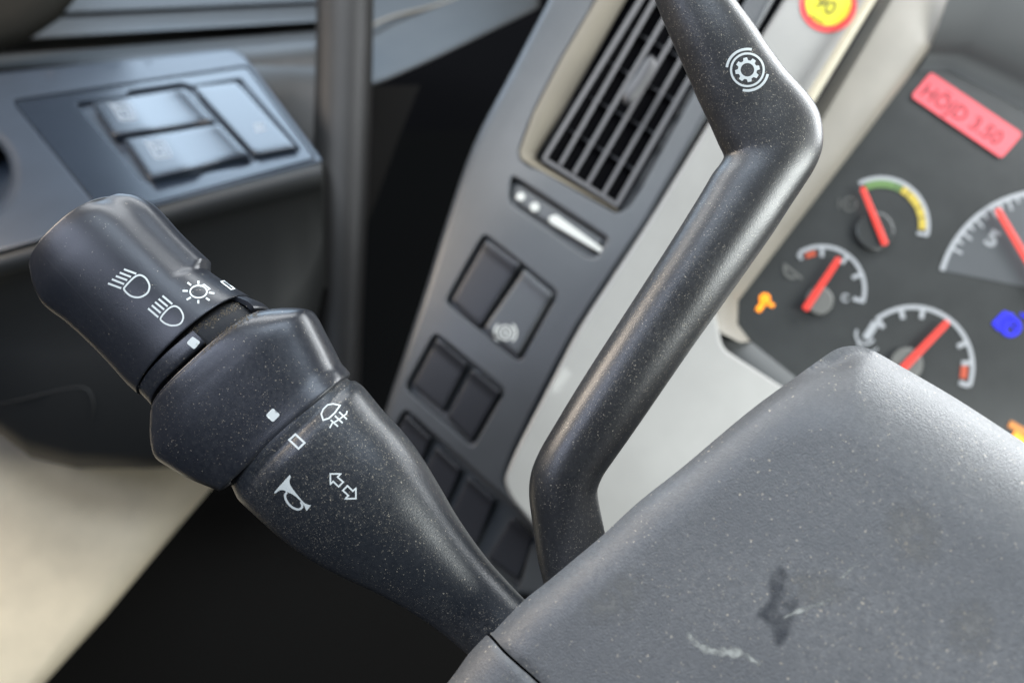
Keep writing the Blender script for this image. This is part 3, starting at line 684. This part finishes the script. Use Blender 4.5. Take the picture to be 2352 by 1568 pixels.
# tongue of the knob reaching over the groove
def shell(a0, a1, o=1.0, i=.86, n=14, p=2.2):
    a = ell(n, p, a0, a1); return [(x * o, y * o) for x, y in a] + [(x * i, y * i) for x, y in reversed(a)]
tg = [((300, 880), (552, 664), DB + 8.5, .60, .93), ((318, 895), (572, 678), DB + 8, .62, .965), ((335, 912), (598, 694), DB + 7.5, .66, 1.0), ((345, 922), (612, 706), DB + 7, .66, 1.0), ((350, 927), (614, 712), DB + 7, .62, 1.0)]
tongue = loft('knob_tongue', tg, shell(-25, 22, 1.0, .93), M['knob'], stalk, 4, 40, lean=3, axis=(0, 4))
# ring with the white index mark
rg = [((339, 906), (588, 694), DB + 7.6, .61), ((341, 908), (590, 697), DB + 7.6, .63), ((362, 930), (612, 716), DB + 7, .63), ((365, 934), (616, 720), DB + 7, .61)]
ring = loft('index_ring', rg, shell(77, 186, 1.02, .88, 24), M['collar'], stalk, 3, 40, lean=2, axis=(0, 3))
# grip lines, seam line, lint
def TA(p): return (233.3 + p[0] * .17857, 600.8 + p[1] * .17857)
def TB(p): return (595 + p[0] * .1935, 904.2 + p[1] * .1935)
OK_, OA, OC = OnMesh(knob), OnMesh(arm), OnMesh(collar)
hb = [('l', q, 26) for q in ([(85, 280), (255, 343)], [(135, 227), (292, 290)], [(185, 185), (332, 240)], [(235, 142), (380, 198)], [(290, 99), (448, 158)])]
hb.append(('l', [tuple(q) for q in catmull([(290, 355), (315, 310), (380, 240), (440, 190), (500, 175), (560, 205), (600, 260), (618, 320), (600, 390), (550, 435), (480, 460), (400, 450), (340, 415)], 4, True)], 24, True))
sign('high_beam_symbol', OK_, hb, M['white'], knob, .08, TA, 4, .18)
lb = [('l', q, 26) for q in ([(600, 602), (732, 715)], [(648, 562), (762, 660)], [(690, 520), (807, 617)], [(735, 480), (852, 577)], [(785, 440), (912, 548)])]
lb.append(('l', [tuple(q) for q in catmull([(760, 735), (800, 670), (870, 600), (940, 572), (1000, 600), (1040, 660), (1052, 720), (1030, 780), (980, 815), (900, 822), (830, 800), (785, 770)], 4, True)], 22, True))
sign('low_beam_symbol', OK_, lb, M['white'], knob, .08, TA, 4, .18)
bu = [('l', arc(1247, 388, 108, 0, 360, 30, 78)[:-1], 20, True), ('l', [(1268, 320), (1318, 298), (1392, 352), (1352, 374)], 18), ('l', [(1300, 318), (1352, 362)], 14)]
bu += [('l', q, 26) for q in ([(1245, 248), (1245, 290)], [(1105, 270), (1152, 306)], [(1042, 377), (1110, 378)], [(1095, 492), (1150, 460)], [(1245, 495), (1245, 540)], [(1343, 468), (1390, 500)], [(1383, 400), (1450, 411)])]
sign('side_lamp_symbol', OK_, bu, M['white'], knob, .08, TA, 4, .18)
sign('off_symbol', OnMesh(knob, tongue), [('l', [(1534, 260), (1580, 250), (1708, 350), (1665, 360)], 15, True)], M['white'], knob, .08, TA, 4, .18)
sign('index_mark', OnMesh(ring), [('f', rounded([(1092, 1045), (1172, 960), (1275, 1035), (1192, 1130)], 26, 4))], M['white'], ring, .08, TA, 6)
sign('index_mark', OC, [('f', rounded([(78, 255), (165, 166), (254, 248), (165, 338)], 26, 4))], M['white'], collar, .08, TB, 6)
sign('off_symbol', OA, [('l', [(360, 545), (433, 480), (542, 580), (470, 650)], 25, True)], M['white'], arm, .08, TB, 4, .19)
sign('fog_lamp_symbol', OA, [('l', [(762, 312), (740, 240), (765, 180), (815, 132), (880, 120), (962, 138), (900, 225), (830, 290)], 20, True), ('l', [(850, 310), (937, 387)], 20), ('l', [(900, 260), (992, 347)], 20), ('l', [(950, 215), (1042, 302)], 20), ('l', [(838, 405), (868, 350), (920, 322), (968, 290), (1000, 262), (1035, 240), (1045, 203)], 18)], M['white'], arm, .08, TB, 4, .19)
sign('horn_symbol', OA, [('f', [tuple(q) for q in catmull( [(190, 1155), (358, 968), (364, 964), (378, 980), (363, 1030), (375, 1085), (420, 1150), (480, 1225), (545, 1295), (612, 1318), (614, 1324), (568, 1382), (550, 1352), (528, 1310), (495, 1270), (455, 1232), (400, 1190), (340, 1165), (290, 1140), (240, 1145), (205, 1172)], 3, True)]),
                         ('l', [tuple(q) for q in catmull( [(335, 1165), (312, 1195), (318, 1245), (350, 1300), (400, 1345), (460, 1368), (502, 1355), (515, 1322), (498, 1280)], 4)], 27)], M['white'], arm, .08, TB, 4, .19)
sign('arrow_symbol', OA, [('l', [(848, 948), (972, 948), (932, 985), (1000, 1045), (945, 1100), (880, 1037), (848, 1072)], 19, True), ('l', [(1150, 1240), (1025, 1243), (1062, 1205), (995, 1145), (1050, 1090), (1115, 1152), (1150, 1118)], 19, True)], M['white'], arm, .08, TB, 4, .19)
sign('part_line', OK_, [('l', [(99, 585), (150, 640), (205, 702), (262, 765)], .8)], M['edge'], knob, .04, None, 8)  # slightly lighter line drawn along the knob's moulding seam
# lint caught in the grooves
V = []; Fc = []
rl = random.Random(3)
oc = OnMesh(core, collar)
paths = [[(475, 748), (500, 728), (560, 692)], [(468, 806), (505, 772), (556, 736), (596, 716)], [(432, 770), (470, 742)], [(560, 1118), (640, 1040), (740, 942), (795, 872)]]
for pth in paths:
    pts = densify(pth, 2.2, False)
    for p in pts:
        for q in range(2 if pth is not paths[3] else 1):
            x, y = p[0] + rl.gauss(0, 3.5), p[1] + rl.gauss(0, 3.5); g = rl.random() * 6.28; l = rl.uniform(1.2, 4.5)
            cur = [(x, y), (x + l * math.cos(g), y + l * math.sin(g)), (x + l * 1.6 * math.cos(g + .8), y + l * 1.6 * math.sin(g + .8))]
            try: ribbon(oc, [V2(c_) for c_ in cur], .55, False, rl.uniform(.05, .3), 9, V, Fc)
            except Exception: pass
lint = mesh('lint', V, Fc, M['fluff'], stalk, 180); lint['kind'] = 'stuff'
# ================================================================== LEVER
lev = thing('gear_lever', 'bent black plastic lever with a white gear symbol, rising behind the column cover', 'lever', (1330, 1330, 205))
LS = [((1440, -150), (1582, -180)), ((1478, -80), (1628, -100)), ((1506, 0), (1668, -22)), ((1548, 98), (1725, 56)), ((1578, 165), (1766, 116)), ((1605, 228), (1806, 168)), ((1632, 285), (1850, 216)), ((1652, 330), (1876, 256)), ((1662, 350), (1886, 300)), ((1664, 360), (1884, 345)), ((1655, 376), (1868, 388)), ((1638, 398), (1842, 430)), ((1618, 432), (1805, 486)), ((1590, 478), (1762, 552)), ((1524, 583), (1668, 685)), ((1451, 696), (1582, 806)), ((1337, 873), (1462, 980)), ((1275, 975), (1404, 1062)), ((1240, 1035), (1384, 1092)), ((1220, 1085), (1373, 1120)), ((1215, 1135), (1374, 1146)), ((1222, 1195), (1384, 1196)), ((1234, 1278), (1398, 1262)), ((1250, 1345), (1418, 1326)), ((1275, 1440), (1440, 1420))]
def ldep(i): return 208 + 5 * min(1, i / 24)
def ltr(i): return .72 if i < 6 else .72 + .22 * min(1, (i - 6) / 8)
lst = []
for i, (L, R) in enumerate(LS):
    w = np.linalg.norm(V2(R) - V2(L)); lst.append((L, R, ldep(i), ltr(i) * min(1, 178 / w)))
lever = loft('lever_body', lst, ell(72, 2.1), M['lever'], lev, 5, 60)
OL = OnMesh(lever)
gc = (1716.5, 161); teeth = []
for k in range(8):
    a = k * 45 + 11
    for da, r in ((-15, 22), (-9, 28.5), (9, 28.5), (15, 22)):
        teeth.append((gc[0] + r * math.cos(math.radians(a + da)), gc[1] - r * math.sin(math.radians(a + da))))
holep = arc(gc[0], gc[1], 15.5, 0, 345, 23)
sign('gear_symbol', OL, [('f', teeth, [holep]), ('l', arc(gc[0], gc[1], 37.5, 0, 350, 35), 5, True), ('l', arc(gc[0], gc[1], 47.5, 78, 173, 20), 6), ('l', arc(gc[0], gc[1], 47.5, -12, -103, 20), 6)], M['white'], lever, .08, None, 4)
# ================================================================== COLUMN COVER
shr = thing('column_cover', 'grey grained steering column cover with scratches, filling the lower right', 'column cover', (1900, 1300, 180))
left_e = [(900, 1720), (1027, 1568), (1077, 1500), (1117, 1458), (1140, 1443), (1201, 1380), (1257, 1335), (1317, 1285), (1387, 1226), (1467, 1152), (1568, 1072), (1718, 946), (1835, 860), (1901, 813), (1925, 800)]
right_e = [(1925, 800), (1945, 795), (1968, 794), (1988, 798), (2015, 810), (2068, 840), (2198, 916), (2352, 1016), (2560, 1152), (2800, 1310)]
def pdist(poly):
    a = np.array(poly[:-1], float); b = np.array(poly[1:], float); ab = b - a; L2 = (ab ** 2).sum(1)
    def f(x, y):
        p = np.array([x, y]); t = np.clip(((p - a) * ab).sum(1) / L2, 0, 1); q = a + ab * t[:, None]
        return math.sqrt(((q - p) ** 2).sum(1).min())
    return f
dl, dr = pdist(left_e), pdist(right_e)
seam = [(1122, 1455), (1136, 1470), (1160, 1497), (1192, 1526), (1226, 1556), (1262, 1592), (1330, 1680), (1420, 1800)]
ds = pdist(seam)
def cover(px, py, seamr=True):
    face = 187 - .020 * (px - 1300) - .030 * (py - 1100)
    a, b = dl(px, py), dr(px, py); k = 44.
    d = -k * math.log(math.exp(-a / k) + math.exp(-b / k) + 1e-300) if min(a, b) < 400 else min(a, b)
    d = max(d, 0)
    w = 1 / (1 + math.exp((a - b) / 60.)) if abs(a - b) < 1500 else (0 if a > b else 1)      # 1 near the left edge
    R = 95 * w + 250 * (1 - w); D = 7.5 * w + 15.0 * (1 - w)
    t = max(0, 1 - d / R); drop = D * (1 - math.sqrt(max(0, 1 - (t * .985) ** 2)))
    s = ds(px, py)
    if seamr and s < 12: drop += 1.1 * (1 - s / 12) ** 2
    return P(px, py, face + drop)
def shell_part(name, outline, edge_pts, step, back=35):
    ol = densify(outline, 9); v2, fs = cdt(ol, [], step)
    V = [cover(x, y) for x, y in v2]; Fc = [list(f) for f in fs]
    inn = offset(ol, -10); n = len(ol); b = len(V)
    V += [cover(x, y) for x, y in ol]; V += [cover(x2, y2) + Vector((0, 0, -back / 1000)) if False else P(x2, y2, -cover(x, y).z * 1000 + back) for (x, y), (x2, y2) in zip(ol, inn)]
    s = area2(ol) > 0
    for i in range(n):
        j = (i + 1) % n; q = [b + i, b + j, b + n + j, b + n + i]
        if s: q.reverse()
        Fc.append(q)
    return mesh(name, V, Fc, M['shroud'], shr, 65)
sm = [V2(p) for p in catmull(seam, 4)]
gapo = [p + V2((2.6, -1.8)) for p in sm]; gapi = [p + V2((-2.6, 1.8)) for p in sm]
up = shell_part('upper_shell', [V2(p) for p in catmull([(1134, 1449)] + left_e[5:] + right_e[1:], 4)] + [V2((2800, 2100)), V2((1500, 2100))] + gapo[::-1], None, 15)
lo_ = shell_part('lower_shell', [V2(p) for p in catmull(left_e[:4], 4)] + gapi[1:] + [V2((1350, 2100)), V2((800, 2100))], None, 13)
skin('seam_floor', [[tuple([*(p + V2((-7, 5))), cover(p[0], p[1]).z * -1000 + 3]) for p in sm[:-8]], [tuple([*(p + V2((7, -5))), cover(p[0], p[1]).z * -1000 + 3]) for p in sm[:-8]]], M['black'], shr)
# scratch, smudge and grime marks
OS = OnMesh(up)
rs = random.Random(11)
def rough_line(pts, w, n=3, jit=2.5):
    out = []
    base = [V2(p) for p in catmull(pts, 8)]
    for p in base:
        for _ in range(n):
            q = p + V2((rs.gauss(0, jit), rs.gauss(0, jit))); g = rs.random() * 6.28; r = w * rs.uniform(.25, .8)
            out.append(('f', [(q[0] + r * rs.uniform(.6, 1.2) * math.cos(g + a), q[1] + r * rs.uniform(.5, 1.0) * math.sin(g + a)) for a in (0, 1.1, 2.3, 3.4, 4.6, 5.5)]))
    return out
def soft_mark(name, outline, mt, fade_px, par, surf, step=5):
    """thin film of grime whose cover fades out towards its edge"""
    ol = densify(outline, step); v2, fs = cdt(ol, [], step); fd = pdist([tuple(p) for p in outline] + [tuple(outline[0])])
    o = mesh(name, [surf.pt(x, y, .035) for x, y in v2], fs, mt, par, 180)
    at = o.data.attributes.new('cover', 'FLOAT', 'POINT')
    at.data.foreach_set('value', [min(1.0, fd(x, y) / fade_px) for x, y in v2]); return o
def film(m, strength, scale):
    nt = m.node_tree; N = nt.nodes; L = nt.links; b = N['Principled BSDF']; tr = N.new('ShaderNodeBsdfTransparent'); mx = N.new('ShaderNodeMixShader')
    at = N.new('ShaderNodeAttribute'); at.attribute_name = 'cover'; tc = N.new('ShaderNodeTexCoord'); nz = N.new('ShaderNodeTexNoise'); nz.inputs['Scale'].default_value = scale * 1000; nz.inputs['Detail'].default_value = 5
    L.new(tc.outputs['Object'], nz.inputs['Vector']); rg_ = N.new('ShaderNodeMapRange'); rg_.inputs[1].default_value = .30; rg_.inputs[2].default_value = .62; L.new(nz.outputs['Fac'], rg_.inputs[0])
    mu = N.new('ShaderNodeMath'); mu.operation = 'MULTIPLY'; L.new(at.outputs['Fac'], mu.inputs[0]); L.new(rg_.outputs[0], mu.inputs[1])
    m2 = N.new('ShaderNodeMath'); m2.operation = 'MULTIPLY'; L.new(mu.outputs[0], m2.inputs[0]); m2.inputs[1].default_value = strength
    L.new(m2.outputs[0], mx.inputs[0]); L.new(tr.outputs[0], mx.inputs[1]); L.new(b.outputs[0], mx.inputs[2]); L.new(mx.outputs[0], N['Material Output'].inputs['Surface'])
film(M['smudge'], .65, .25); film(M['scuff'], .8, .5)
film(M['chalk'], 1.0, .45)
def streak(pts, w0, w1):
    c_ = catmull(pts, 5); up_ = []; dn_ = []
    for i, p in enumerate(c_):
        t = V2(c_[min(i + 1, len(c_) - 1)]) - V2(c_[max(i - 1, 0)]); n = np.array([-t[1], t[0]]) / (np.linalg.norm(t) + 1e-9); k = i / (len(c_) - 1)
        w = (w0 + (w1 - w0) * k) * rs.uniform(.6, 1.3) * (.4 + 1.2 * math.sin(math.pi * min(1, max(0, .08 + k * .84))))
        up_.append(p + n * w); dn_.append(p - n * w)
    return up_ + dn_[::-1]
soft_mark('scratch', streak([(1574, 1450), (1600, 1478), (1632, 1494), (1672, 1497), (1705, 1500), (1728, 1515), (1750, 1524)], 8, 8), M['chalk'], 4.5, up, OS, 1.8)
soft_mark('scratch', streak([(1796, 1420), (1830, 1404), (1858, 1394), (1890, 1384), (1916, 1372)], 5, 4), M['chalk'], 4.5, up, OS, 1.8)
soft_mark('scratch', streak([(1930, 1330), (1950, 1310), (1975, 1290)], 4, 3), M['chalk'], 4.5, up, OS, 1.8)
soft_mark('smudge', catmull([(1788, 1296), (1814, 1316), (1810, 1350), (1838, 1378), (1826, 1420), (1808, 1474), (1780, 1486), (1764, 1440), (1734, 1410), (1764, 1372), (1762, 1330)], 5, True), M['smudge'], 13, up, OS)
soft_mark('scuff', catmull([(1800, 1330), (1860, 1300), (1930, 1320), (1960, 1370), (1890, 1400), (1830, 1385)], 5, True), M['scuff'], 45, up, OS, 9)
soft_mark('scuff', catmull([(2020, 1180), (2110, 1140), (2170, 1220), (2150, 1300), (2060, 1290)], 5, True), M['scuff'], 60, up, OS, 10)
soft_mark('scuff', catmull([(2180, 1390), (2260, 1370), (2300, 1440), (2250, 1520), (2180, 1480)], 5, True), M['scuff'], 50, up, OS, 10)
soft_mark('scuff', catmull([(1330, 1370), (1440, 1300), (1500, 1340), (1450, 1430), (1360, 1440)], 5, True), M['scuff'], 60, up, OS, 10)
for o in bpy.data.objects:
    if '_loc' in o: del o['_loc']
